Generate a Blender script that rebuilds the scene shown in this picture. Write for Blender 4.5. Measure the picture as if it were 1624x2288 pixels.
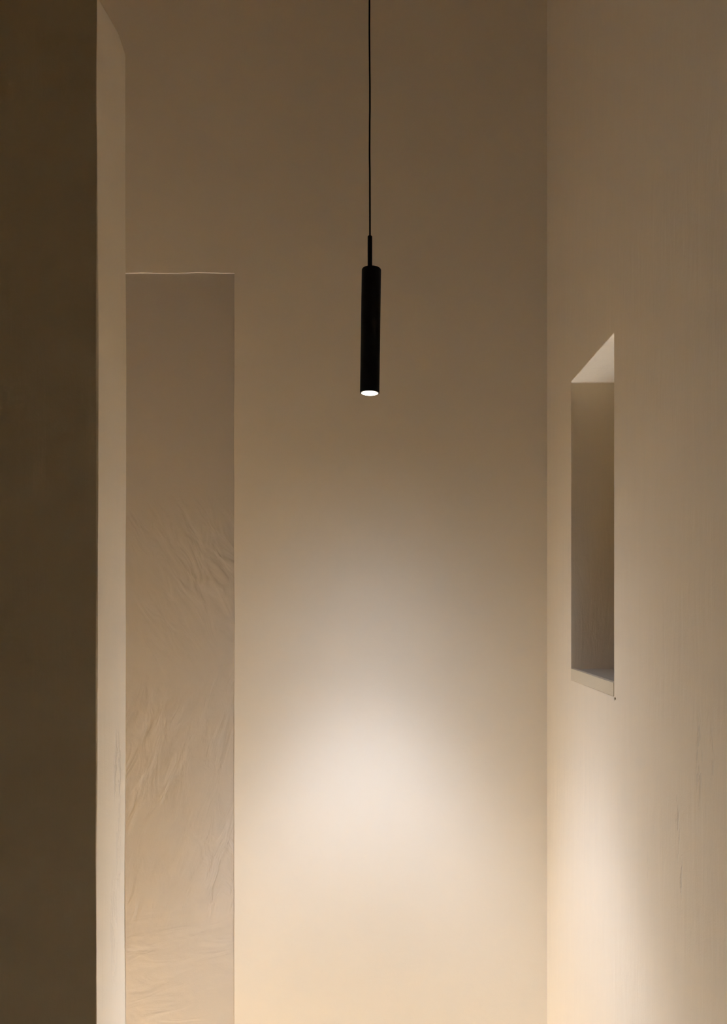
import bpy, bmesh, math, random
from mathutils import Vector, Matrix, noise

scene = bpy.context.scene
for o in list(bpy.data.objects):
    bpy.data.objects.remove(o, do_unlink=True)
col = scene.collection

# ---------------------------------------------------------------- camera
F = 1650.0                  # focal length in pixels of the 1624 x 2288 frame
VX, VY = 840.0, 1348.0      # where the straight-ahead direction meets the frame
EYE = 3.20
cam_d = bpy.data.cameras.new('camera')
cam = bpy.data.objects.new('camera', cam_d)
col.objects.link(cam)
cam.location = (0, 0, EYE)
cam.rotation_euler = (math.radians(90), 0, 0)
cam_d.sensor_fit = 'HORIZONTAL'
cam_d.sensor_width = 36.0
cam_d.lens = F / 1624.0 * 36.0
cam_d.shift_x = -(VX - 812.0) / 1624.0
cam_d.shift_y = (VY - 1144.0) / 1624.0
cam_d.clip_start = 0.02
scene.camera = cam

# ---------------------------------------------------------------- world, exposure
world = bpy.data.worlds.new('world')
scene.world = world
world.use_nodes = True
bg = world.node_tree.nodes['Background']
bg.inputs[0].default_value = (0.02, 0.016, 0.012, 1)
bg.inputs[1].default_value = 0.0

vs = scene.view_settings
vs.view_transform = 'Standard'
vs.look = 'None'
vs.gamma = 1.0
vs.use_curve_mapping = False
vs.exposure = 0.56

LAMP_COLOR = (0.86, 1.11, 1.80)
# luminous intensity of the lamp over the angle from its axis: (centre, spread in degrees, weight)
LOBES = [(0, 5, 33500.0), (22.5, 7, 30.5), (0, 26, 33.0), (0, 38, 7.2)]

# ---------------------------------------------------------------- dimensions (metres)
DB = 1.85                                   # back wall
K = DB / 2.60
XR = (1222 - VX) / F * DB                   # right wall
ZL = 2.03 * K                                   # pendant distance
PF, PB = 1.45 * K, 1.45 * K * 623 / 559                        # partition wall, front and back faces
XP = -(VX - 217) / F * PF                   # partition end face
NY0, NY1 = XR * F / (1371 - VX), XR * F / (1275.5 - VX)      # niche in the right wall
NZ1 = EYE + (VY - 854) / F * NY1
NZ0 = EYE - (1518 - VY) / F * NY1
SILL = 0.034 * K
RX1 = (523 - VX) / F * DB                   # recess in the back wall
RX0 = RX1 - 0.46 * K
RZ = EYE + (VY - 610) / F * DB
CEIL = 5.3
YF = -5.0                                   # wall behind the camera
XL = -4.0                                   # left end of the room in front of the partition
XA = -1.02 * K                                  # unseen left wall of the alcove, set close to bounce light
TH = 0.36

# ---------------------------------------------------------------- materials
def newmat(name):
    m = bpy.data.materials.new(name)
    m.use_nodes = True
    nt = m.node_tree
    return m, nt, nt.nodes['Principled BSDF']

def node(nt, typ, **kw):
    n = nt.nodes.new(typ)
    for k, v in kw.items():
        if k in n.inputs:
            n.inputs[k].default_value = v
        else:
            setattr(n, k, v)
    return n

def mapping(nt, scale, rot=(0, 0, 0), loc=(0, 0, 0)):
    tc = node(nt, 'ShaderNodeTexCoord')
    mp = node(nt, 'ShaderNodeMapping')
    mp.vector_type = 'TEXTURE'               # turn first, then stretch
    mp.inputs['Location'].default_value = loc
    mp.inputs['Rotation'].default_value = rot
    mp.inputs['Scale'].default_value = tuple(1.0 / c for c in scale)
    nt.links.new(tc.outputs['Object'], mp.inputs[0])
    return mp.outputs[0]

def noise_tex(nt, vec, scale, detail=3.0, rough=0.5, dist=0.0):
    n = node(nt, 'ShaderNodeTexNoise')
    n.inputs['Scale'].default_value = scale
    n.inputs['Detail'].default_value = detail
    n.inputs['Roughness'].default_value = rough
    n.inputs['Distortion'].default_value = dist
    nt.links.new(vec, n.inputs['Vector'])
    return n.outputs['Fac']

def mathn(nt, op, a, b=None, clamp=False):
    n = node(nt, 'ShaderNodeMath', operation=op)
    n.use_clamp = clamp
    for i, v in enumerate((a, b)):
        if v is None:
            continue
        if isinstance(v, (int, float)):
            n.inputs[i].default_value = v
        else:
            nt.links.new(v, n.inputs[i])
    return n.outputs[0]

def ramp01(nt, v, lo, hi):
    n = node(nt, 'ShaderNodeMapRange')
    n.interpolation_type = 'SMOOTHSTEP'
    nt.links.new(v, n.inputs['Value'])
    n.inputs['From Min'].default_value = lo
    n.inputs['From Max'].default_value = hi
    return n.outputs['Result']

A_ROT, B_ROT, C_ROT = math.radians(-30), math.radians(18), math.radians(-14)

def plaster(name, rgb, vary=0.05, streak=None, grain=0.25, rough=0.7, spec=0.25, trowel=False, drag=0.001, marks=()):
    """hand-trowelled lime plaster; streak = (scale xyz) of drawn-out float marks"""
    m, nt, bs = newmat(name)
    bs.inputs['Roughness'].default_value = rough
    bs.inputs['Specular IOR Level'].default_value = spec
    flat = mapping(nt, (1, 1, 1))
    cloud = noise_tex(nt, flat, 2.3, 4.0, 0.55, 0.4)
    fine = noise_tex(nt, flat, 420.0, 2.0, 0.6)
    med = noise_tex(nt, flat, 26.0, 4.0, 0.55, 0.3)
    height = mathn(nt, 'MULTIPLY', fine, grain * 0.0006)
    height = mathn(nt, 'ADD', height, mathn(nt, 'MULTIPLY', med, 0.0006))
    tone = cloud
    if streak:
        st = noise_tex(nt, mapping(nt, streak), 1.0, 5.0, 0.6, 0.6)
        height = mathn(nt, 'ADD', height, mathn(nt, 'MULTIPLY', st, drag))
        tone = mathn(nt, 'ADD', mathn(nt, 'MULTIPLY', cloud, 0.5), mathn(nt, 'MULTIPLY', st, 0.5))
    if trowel:
        # sweeping trowel arcs: falling strokes higher up, rising strokes lower down
        sep = node(nt, 'ShaderNodeSeparateXYZ')
        nt.links.new(flat, sep.inputs[0])
        wob = mathn(nt, 'ADD', sep.outputs['Z'], mathn(nt, 'MULTIPLY', cloud, 0.3))
        low = ramp01(nt, wob, EYE + 0.10, EYE - 0.15)
        top = ramp01(nt, wob, EYE + 0.45, EYE + 0.20)
        a = noise_tex(nt, mapping(nt, (28, 1, 10), (0, A_ROT, 0)), 1.0, 2.5, 0.5, 0.7)
        b = noise_tex(nt, mapping(nt, (30, 1, 10), (0, B_ROT, 0)), 1.0, 3.0, 0.5, 0.8)
        c = noise_tex(nt, mapping(nt, (8, 1, 26), (0, C_ROT, 0)), 1.0, 2.5, 0.5, 0.8)
        base = ramp01(nt, sep.outputs['Z'], EYE - 0.70, EYE - 0.85)
        bc = node(nt, 'ShaderNodeMix'); nt.links.new(base, bc.inputs[0])
        nt.links.new(b, bc.inputs[2])
        nt.links.new(mathn(nt, 'ADD', mathn(nt, 'MULTIPLY', c, 0.65), 0.175), bc.inputs[3])
        ab = node(nt, 'ShaderNodeMix'); nt.links.new(low, ab.inputs[0])
        nt.links.new(a, ab.inputs[2]); nt.links.new(bc.outputs[0], ab.inputs[3])
        strokes = mathn(nt, 'MULTIPLY', mathn(nt, 'SUBTRACT', ab.outputs[0], 0.5), top)
        patch = ramp01(nt, noise_tex(nt, mapping(nt, (4.5, 1, 3.2)), 1.0, 2.0), 0.38, 0.58)
        strokes = mathn(nt, 'MULTIPLY', strokes, mathn(nt, 'ADD', mathn(nt, 'MULTIPLY', patch, 0.7), 0.35))
        height = mathn(nt, 'ADD', height, mathn(nt, 'MULTIPLY', strokes, 0.0068))
        tone = mathn(nt, 'ADD', tone, mathn(nt, 'MULTIPLY', strokes, 2.2))
    # scuffs: small rubbed patches, each (distance, height, half width, half height, depth)
    if marks:
        sp = node(nt, 'ShaderNodeSeparateXYZ')
        nt.links.new(flat, sp.inputs[0])
        rag = noise_tex(nt, mapping(nt, (60, 130, 36)), 1.0, 3.0, 0.6, 0.5)
    for my, mz, wy, wz, dep in marks:
        u = mathn(nt, 'DIVIDE', mathn(nt, 'SUBTRACT', sp.outputs['Y'], my), wy)
        v = mathn(nt, 'DIVIDE', mathn(nt, 'SUBTRACT', sp.outputs['Z'], mz), wz)
        d = mathn(nt, 'ADD', mathn(nt, 'MULTIPLY', u, u), mathn(nt, 'MULTIPLY', v, v))
        k = mathn(nt, 'MULTIPLY', ramp01(nt, d, 1.0, 0.2), ramp01(nt, rag, 0.46, 0.58))
        height = mathn(nt, 'SUBTRACT', height, mathn(nt, 'MULTIPLY', k, 0.0008 * dep))
        tone = mathn(nt, 'SUBTRACT', tone, mathn(nt, 'MULTIPLY', k, 0.9 * dep))
    f = mathn(nt, 'ADD', mathn(nt, 'MULTIPLY', mathn(nt, 'SUBTRACT', tone, 0.5), 2 * vary), 1.0)
    vm = node(nt, 'ShaderNodeVectorMath', operation='SCALE')
    vm.inputs[0].default_value = rgb
    nt.links.new(f, vm.inputs['Scale'])
    nt.links.new(vm.outputs[0], bs.inputs['Base Color'])
    bp = node(nt, 'ShaderNodeBump')
    bp.inputs['Strength'].default_value = 1.0
    bp.inputs['Distance'].default_value = 1.0
    nt.links.new(height, bp.inputs['Height'])
    nt.links.new(bp.outputs[0], bs.inputs['Normal'])
    return m

def on_side(x0, px, py):                      # where a sight line meets an upright plane x = x0
    y = x0 * F / (px - VX)
    return y, EYE - (py - VY) / F * y

SIDE_MARKS = [on_side(XR, 1514, 1850) + (0.010, 0.055, 1.0), on_side(XR, 1522, 1950) + (0.006, 0.050, 1.0),
              on_side(XR, 1562, 1700) + (0.012, 0.075, 0.8), on_side(XR, 1448, 1940) + (0.008, 0.03, 0.5),
              on_side(XR, 1590, 1690) + (0.008, 0.05, 0.5)]
PART_MARKS = [on_side(XP, 262, 1720) + (0.020, 0.075, 0.9), on_side(XP, 266, 1880) + (0.014, 0.10, 0.5),
              on_side(XP, 256, 2080) + (0.02, 0.12, 0.4)]
WALL = (0.938, 0.752, 0.49)
M_BACK = plaster('plaster_back', WALL, 0.03, None, 0.25)
M_SIDE = plaster('plaster_side', WALL, 0.05, (40, 42, 5), 0.25, 0.6, 0.3, drag=0.0013, marks=SIDE_MARKS)
M_PART = plaster('plaster_partition', WALL, 0.05, (30, 30, 1.8), 0.25, drag=0.0009, marks=PART_MARKS)
M_PANEL = plaster('plaster_recess', (0.66, 0.515, 0.335), 0.05, None, 0.3, 0.7, 0.25, True)
M_SILL = plaster('limestone_sill', (0.78, 0.62, 0.375), 0.05, None, 0.6, 0.7)
M_BED = plaster('cement_bed', (0.47, 0.375, 0.24), 0.14, (60, 60, 60), 1.2, 0.8, drag=0.002)
M_ABSORB = plaster('absorbing_umber', (0.10, 0.062, 0.03), 0.06, None, 0.25)  # dark colour given to the unseen room walls so they swallow stray light
M_FLOOR = plaster('terracotta_floor', (0.64, 0.61, 0.54), 0.06, None, 0.3, 0.6)
M_CEIL = plaster('umber_ceiling', (0.46, 0.27, 0.10), 0.05, None, 0.25)

def simple(name, rgb, rough, spec=0.5, metal=0.0):
    m, nt, bs = newmat(name)
    v = mapping(nt, (1, 1, 1))
    n = noise_tex(nt, v, 300.0, 2.0)
    f = mathn(nt, 'ADD', mathn(nt, 'MULTIPLY', mathn(nt, 'SUBTRACT', n, 0.5), 0.2), 1.0)
    vm = node(nt, 'ShaderNodeVectorMath', operation='SCALE')
    vm.inputs[0].default_value = rgb
    nt.links.new(f, vm.inputs['Scale'])
    nt.links.new(vm.outputs[0], bs.inputs['Base Color'])
    bs.inputs['Roughness'].default_value = rough
    bs.inputs['Specular IOR Level'].default_value = spec
    bs.inputs['Metallic'].default_value = metal
    return m

M_BLACK = simple('black_powder_coat', (0.004, 0.004, 0.004), 0.6, 0.12)
M_CORD = simple('black_textile_cord', (0.004, 0.003, 0.003), 0.9, 0.05)
M_RING, _nt, _bs = newmat('frosted_ring')
_bs.inputs['Base Color'].default_value = (0.7, 0.62, 0.5, 1)
_bs.inputs['Roughness'].default_value = 0.6
_bs.inputs['Emission Color'].default_value = (1.0, 0.84, 0.62, 1)
_bs.inputs['Emission Strength'].default_value = 0.16
M_GLOW, _nt, _bs = newmat('lit_diffuser')
_bs.inputs['Base Color'].default_value = (0.9, 0.9, 0.9, 1)
_bs.inputs['Emission Color'].default_value = (1.0, 0.96, 0.9, 1)
_bs.inputs['Emission Strength'].default_value = 6.0

# ---------------------------------------------------------------- mesh helpers
def link(name, me, mat, parent=None, smooth=False):
    o = bpy.data.objects.new(name, me)
    me.materials.clear()
    me.materials.append(mat)
    if smooth:
        for p in me.polygons:
            p.use_smooth = True
    col.objects.link(o)
    if parent:
        o.parent = parent
    return o

def mesh(verts, faces, name):
    me = bpy.data.meshes.new(name)
    me.from_pydata(verts, [], faces)
    bm = bmesh.new(); bm.from_mesh(me)
    bmesh.ops.recalc_face_normals(bm, faces=bm.faces)
    bm.to_mesh(me); bm.free()
    me.update()
    return me

def box_mesh(name, a, b):
    x0, y0, z0 = a; x1, y1, z1 = b
    v = [(x, y, z) for x in (x0, x1) for y in (y0, y1) for z in (z0, z1)]
    f = [(0, 1, 3, 2), (4, 6, 7, 5), (0, 4, 5, 1), (2, 3, 7, 6), (0, 2, 6, 4), (1, 5, 7, 3)]
    return mesh(v, f, name)

def struct(o, label, cat):
    o['kind'] = 'structure'
    o['label'] = label
    o['category'] = cat
    return o

def wob(a, b, amp=1.0):
    return amp * noise.noise(Vector((a, b, 3.7)))

def bake(o):
    """freeze an object's modifiers into its mesh"""
    dg = bpy.context.evaluated_depsgraph_get()
    dg.update()
    me = bpy.data.meshes.new_from_object(o.evaluated_get(dg))
    o.modifiers.clear()
    o.data = me
    return o

# ---------------------------------------------------------------- room shell
struct(link('floor', box_mesh('floor', (XL - TH, YF - 0.2, -0.12), (XR + TH, DB + 0.2, 0.0)), M_FLOOR),
       'warm brown floor below the lit plaster alcove', 'floor')
struct(link('ceiling', box_mesh('ceiling', (XL - TH, YF - 0.2, CEIL), (XR + TH, DB + 0.2, CEIL + 0.12)), M_CEIL),
       'warm umber plaster ceiling high above the alcove', 'ceiling')
struct(link('wall_front', box_mesh('wall_front', (XL, YF - 0.2, 0), (XR, YF, CEIL)), M_ABSORB),
       'unseen wall behind the viewer, coloured dark umber to absorb light', 'wall')
struct(link('wall_far_left', box_mesh('wall_far_left', (XL - 0.2, YF - 0.2, 0), (XL, PB + 0.2, CEIL)), M_ABSORB),
       'unseen wall left of the viewer, coloured dark umber to absorb light', 'wall')

struct(link('wall_alcove_bounce', box_mesh('wall_alcove_bounce', (XA - 0.2, PB, 0), (XA, DB + 0.2, CEIL)), M_BACK),  # out of view; moved in behind the partition so more lamp light bounces back
       'unseen beige plaster wall placed behind the partition to bounce light into the alcove', 'wall')

# back wall: a skin with a shallow, slightly uneven recess that runs down to the floor
REC = 0.002
def lines(stops, step):
    out = []
    for s0, s1 in zip(stops, stops[1:]):
        n = max(1, int(round((s1 - s0) / step)))
        out += [s0 + (s1 - s0) * i / n for i in range(n)]
    return out + [stops[-1]]
xs = lines([XA, RX0, RX1, XR], 0.03)
zs = lines([0.0, RZ, CEIL], 0.04)
ix0 = min(range(len(xs)), key=lambda i: abs(xs[i] - RX0))
ix1 = min(range(len(xs)), key=lambda i: abs(xs[i] - RX1))
iz = min(range(len(zs)), key=lambda i: abs(zs[i] - RZ))
verts, faces, vid = [], [], {}
for i, x in enumerate(xs):
    for j, z in enumerate(zs):
        if ix0 < i < ix1 and j < iz:
            continue
        px, pz = x, z
        if i in (ix0, ix1) and j <= iz:
            px += wob(z * 9, 1.0, 0.0012) + wob(z * 2.1, 5.0, 0.001)
        if j == iz and ix0 <= i <= ix1:
            pz += wob(x * 15, 2.0, 0.003) + wob(x * 40, 8.0, 0.001)
        vid[i, j] = len(verts); verts.append((px, DB, pz))
for i in range(len(xs) - 1):
    for j in range(len(zs) - 1):
        if ix0 <= i < ix1 and j < iz:
            continue
        faces.append((vid[i, j], vid[i + 1, j], vid[i + 1, j + 1], vid[i, j + 1]))
# returns of the recess, running a little past its plane
path = [(ix0, j) for j in range(iz + 1)] + [(i, iz) for i in range(ix0 + 1, ix1)] + [(ix1, j) for j in range(iz, -1, -1)]
deep = []
for k in path:
    x, y, z = verts[vid[k]]
    deep.append(len(verts)); verts.append((x, DB + REC + 0.03, z))
for n in range(len(path) - 1):
    faces.append((vid[path[n]], vid[path[n + 1]], deep[n + 1], deep[n]))
# outer body behind the skin
bx = [(XA, DB, 0), (XR, DB, 0), (XR, DB, CEIL), (XA, DB, CEIL)]
k0 = len(verts)
for x, y, z in bx:
    verts.append((x, DB + 0.2, z))
c = [vid[0, 0], vid[len(xs) - 1, 0], vid[len(xs) - 1, len(zs) - 1], vid[0, len(zs) - 1]]
faces.append((k0, k0 + 1, k0 + 2, k0 + 3))
for n in range(4):
    faces.append((c[n], c[(n + 1) % 4], k0 + (n + 1) % 4, k0 + n))
wb = link('wall_back', mesh(verts, faces, 'wall_back'), M_BACK)
bv = wb.modifiers.new('edge', 'BEVEL'); bv.width = 0.0006; bv.segments = 2
bv.limit_method = 'ANGLE'; bv.angle_limit = math.radians(60)
bake(wb)
struct(wb, 'beige plaster back wall holding a tall shallow recess and the pool of light', 'wall')
pn = link('recessed_panel', box_mesh('recessed_panel', (RX0 - 0.01, DB + REC, 0.0), (RX1 + 0.01, DB + REC + 0.02, RZ + 0.012)), M_PANEL, wb)
pn['label'] = 'darker trowel-marked plaster panel set back in the wall'

# right wall with a deep slot niche, bored out of the solid wall
wr = link('wall_right', box_mesh('wall_right', (XR, YF - 0.2, 0), (XR + TH, DB + 0.2, CEIL)), M_SIDE)
cut = link('niche_void', box_mesh('niche_void', (XR - 0.05, NY0, NZ0), (XR + 0.30, NY1, NZ1)), M_SIDE)
bo = wr.modifiers.new('niche', 'BOOLEAN'); bo.operation = 'DIFFERENCE'; bo.object = cut; bo.solver = 'EXACT'
bake(wr)
bpy.data.objects.remove(cut, do_unlink=True)
# a chipped-out crumb of plaster at the sill's near lower corner
hy, hz = NY0 - 0.0075, NZ0 - 0.0035
cme = box_mesh('chip_void', (-0.02, -0.0045, -0.0027), (0.05, 0.0045, 0.0027))
chip = link('chip_void', cme, M_SIDE)
chip.location = (XR, hy, hz)
chip.rotation_euler = (math.radians(-25), 0, 0)
bv = wr.modifiers.new('edge', 'BEVEL'); bv.width = 0.0025; bv.segments = 3
bv.limit_method = 'ANGLE'; bv.angle_limit = math.radians(50)
bo = wr.modifiers.new('chip', 'BOOLEAN'); bo.operation = 'DIFFERENCE'; bo.object = chip; bo.solver = 'EXACT'
bake(wr)
bpy.data.objects.remove(chip, do_unlink=True)
struct(wr, 'beige plaster side wall pierced by a narrow upright niche', 'wall')
# the sill in the niche: a rough cement bed behind a sandy stone lip
sv = box_mesh('niche_sill', (XR + 0.009, NY0 + 0.0005, NZ0), (XR + 0.2995, NY1 - 0.0005, NZ0 + SILL - 0.0008))
sl = link('niche_sill', sv, M_BED, wr)
sl['label'] = 'rough grey-brown cement sill bed inside the niche'
lip = link('sill_lip', box_mesh('sill_lip', (XR - 0.0006, NY0 + 0.0003, NZ0 - 0.0004), (XR + 0.009, NY1 - 0.0003, NZ0 + SILL)), M_SILL, sl)
bv = lip.modifiers.new('edge', 'BEVEL'); bv.width = 0.0009; bv.segments = 2
bake(lip)
lip['label'] = 'sandy stone lip with a plain front edge'

# partition on the left: dark towards the viewer, its end face catching the lamp light
def partition():
    r = 0.002
    prof = []
    for x in lines([XL, XP - r], 0.08):
        prof.append((x, PF, 0, -1))
    for k in range(1, 4):
        a = math.radians(-90 + 90 * k / 4)
        prof.append((XP - r + r * math.cos(a), PF + r + r * math.sin(a), math.cos(a), math.sin(a)))
    for y in lines([PF + r, PB - r], 0.03):
        prof.append((XP, y, 1, 0))
    for k in range(1, 4):
        a = math.radians(90 * k / 4)
        prof.append((XP - r + r * math.cos(a), PB - r + r * math.sin(a), math.cos(a), math.sin(a)))
    for x in reversed(lines([XL, XP - r], 0.08)):
        prof.append((x, PB, 0, 1))
    def top(y):
        t = (y - PF) / (PB - PF)
        return EYE + (1.603 + 0.034 * t) * PF / 1.95 - 0.018 * max(0, (t - 0.90) / 0.10) ** 2
    n = 90
    V, Fc = [], []
    m = len(prof)
    for k in range(n + 1):
        t = k / n
        for x, y, nx, ny in prof:
            z = t * top(y)
            w = (wob(z * 6, 11.0, 0.0010) + wob(z * 1.3, 7.0 + ny, 0.002)) if 0 < k else 0
            w2 = wob(z * 6, 21.0, 0.0018)
            V.append((x + max(nx, 0) * w, y + (ny * w2 if x > XL + 0.1 else 0), z))
    for k in range(n):
        for i in range(m):
            j = (i + 1) % m
            Fc.append((k * m + i, k * m + j, (k + 1) * m + j, (k + 1) * m + i))
    # rounded-over top
    for k in range(1, 3):
        a = math.radians(45 * k)
        for i, (x, y, nx, ny) in enumerate(prof):
            bxv = V[n * m + i]
            d = 0.006 * (1 - math.cos(a))
            V.append((bxv[0] - nx * d, bxv[1] - ny * d, bxv[2] + 0.006 * math.sin(a)))
        b0 = (n + k - 1) * m
        for i in range(m):
            j = (i + 1) % m
            Fc.append((b0 + i, b0 + j, b0 + m + j, b0 + m + i))
    Fc.append(tuple(range((n + 2) * m, (n + 3) * m)))
    Fc.append(tuple(reversed(range(m))))
    return mesh(V, Fc, 'wall_left')
wl = link('wall_left', partition(), M_PART)
struct(wl, 'plaster partition, dark in front with its narrow end face lit', 'wall')

# ---------------------------------------------------------------- pendant lamp
def lathe(name, prof, seg=48):
    V, Fc = [], []
    for r, z in prof:
        for i in range(seg):
            a = 2 * math.pi * i / seg
            V.append((r * math.cos(a), r * math.sin(a), z))
    for k in range(len(prof) - 1):
        for i in range(seg):
            j = (i + 1) % seg
            Fc.append((k * seg + i, k * seg + j, (k + 1) * seg + j, (k + 1) * seg + i))
    Fc.append(tuple(range(seg)))
    Fc.append(tuple(range((len(prof) - 1) * seg, len(prof) * seg)))
    return mesh(V, Fc, name)

def auto_smooth(o, deg=35):
    me = o.data
    for p in me.polygons:
        p.use_smooth = True
    me.set_sharp_from_angle(angle=math.radians(deg))

S = ZL / F
def atl(x, y):                               # a point in the pendant's own upright plane
    return Vector(((x - VX) * S, ZL, EYE + (VY - y) * S))

bot = atl(825.8, 878.0)
top = atl(829.7, 602.0)
L = (top - bot).length
R = 21.6 * S
tilt = math.atan2(top.x - bot.x, top.z - bot.z)
lamp = bpy.data.objects.new('pendant_lamp', None)
lamp.empty_display_size = 0.05
col.objects.link(lamp)
lamp.location = bot
lamp['label'] = 'slim black cylinder pendant lamp hanging on a thin cord, lit underneath'
lamp['category'] = 'pendant lamp'

def lamp_part(name, me, mat, loc=(0, 0, 0), rot=0.0, smooth=True):
    o = link(name, me, mat, lamp)
    o.location = loc
    o.rotation_euler = (0, rot, 0)
    if smooth:
        auto_smooth(o)
    return o

WALLT = 0.0016
tube = [(R - WALLT, 0.004), (R - WALLT, 0.0), (R, 0.0), (R, L - 0.0015), (R - 0.0005, L - 0.0004), (R - 0.0015, L), (0.004, L)]
V0 = lathe('shade', tube)
lamp_part('shade', V0, M_BLACK, rot=tilt)
lamp_part('retaining_ring', lathe('retaining_ring', [(R - 0.0045, 0.0005), (R - 0.0045, -0.0006), (R - 0.0017, -0.0006), (R - 0.0017, 0.0005)]), M_RING, rot=tilt)
lamp_part('diffuser', lathe('diffuser', [(R - 0.0035, 0.003), (R - 0.0035, -0.0008), (R - 0.006, -0.0014), (0.002, -0.0018)]), M_GLOW, rot=tilt)
st_b = atl(826.3, 601.0) - bot
st_t = atl(826.4, 527.0) - bot
rs = 5.1 * S
hl = st_t.z - st_b.z
lamp_part('stem', lathe('stem', [(rs, 0), (rs, hl - 0.0015), (rs - 0.0012, hl), (0.001, hl)], 24), M_BLACK, st_b)

def cord_mesh():
    seg, V, Fc = 10, [], []
    z0, z1 = st_t.z - 0.003, CEIL - 0.02 - bot.z
    n = 150
    rad = 1.85 * S
    for k in range(n + 1):
        t = k / n
        z = z0 + (z1 - z0) * t
        f = min(1.0, t * 6)
        dx = st_t.x - 0.0030 * t + f * (wob(z * 7, 31.0, 0.0016) + wob(z * 22, 33.0, 0.0005))
        dy = st_t.y + f * wob(z * 7, 35.0, 0.0015)
        for i in range(seg):
            a = 2 * math.pi * i / seg
            V.append((dx + rad * math.cos(a), dy + rad * math.sin(a), z))
    for k in range(n):
        for i in range(seg):
            j = (i + 1) % seg
            Fc.append((k * seg + i, k * seg + j, (k + 1) * seg + j, (k + 1) * seg + i))
    Fc.append(tuple(range(seg))); Fc.append(tuple(range(n * seg, (n + 1) * seg)))
    return mesh(V, Fc, 'cord')
lamp_part('cord', cord_mesh(), M_CORD)
lamp_part('ceiling_canopy', lathe('ceiling_canopy', [(0.045, 0.0), (0.045, -0.022), (0.042, -0.025), (0.002, -0.025)]), M_BLACK,
          (st_t.x - 0.003, st_t.y, CEIL - bot.z))

sp = bpy.data.lights.new('lamp_beam', 'SPOT')
sp.energy = 1.0
sp.color = LAMP_COLOR
sp.spot_size = math.radians(178)
sp.spot_blend = 0.1
sp.shadow_soft_size = 0.018
sp.use_nodes = True
nt = sp.node_tree
em = nt.nodes['Emission']
tc = node(nt, 'ShaderNodeTexCoord')
sep = node(nt, 'ShaderNodeSeparateXYZ')
nrm = node(nt, 'ShaderNodeVectorMath', operation='NORMALIZE')
nt.links.new(tc.outputs['Normal'], nrm.inputs[0])
nt.links.new(nrm.outputs[0], sep.inputs[0])
cosv = mathn(nt, 'ABSOLUTE', sep.outputs['Z'])
ang = mathn(nt, 'ARCCOSINE', mathn(nt, 'MINIMUM', cosv, 1.0))
tot = mathn(nt, 'MULTIPLY', cosv, 0.0)
for centre, spread, w in LOBES:
    if w <= 0:
        continue
    q = mathn(nt, 'DIVIDE', mathn(nt, 'SUBTRACT', ang, math.radians(centre)), math.radians(spread))
    g = mathn(nt, 'POWER', math.e, mathn(nt, 'MULTIPLY', mathn(nt, 'MULTIPLY', q, q), -1.0))
    tot = mathn(nt, 'ADD', tot, mathn(nt, 'MULTIPLY', g, w))
nt.links.new(tot, em.inputs['Strength'])
so = bpy.data.objects.new('lamp_beam', sp)
col.objects.link(so)
so.parent = lamp
so.location = (0, 0, -0.004)
so.rotation_euler = (0, tilt, 0)
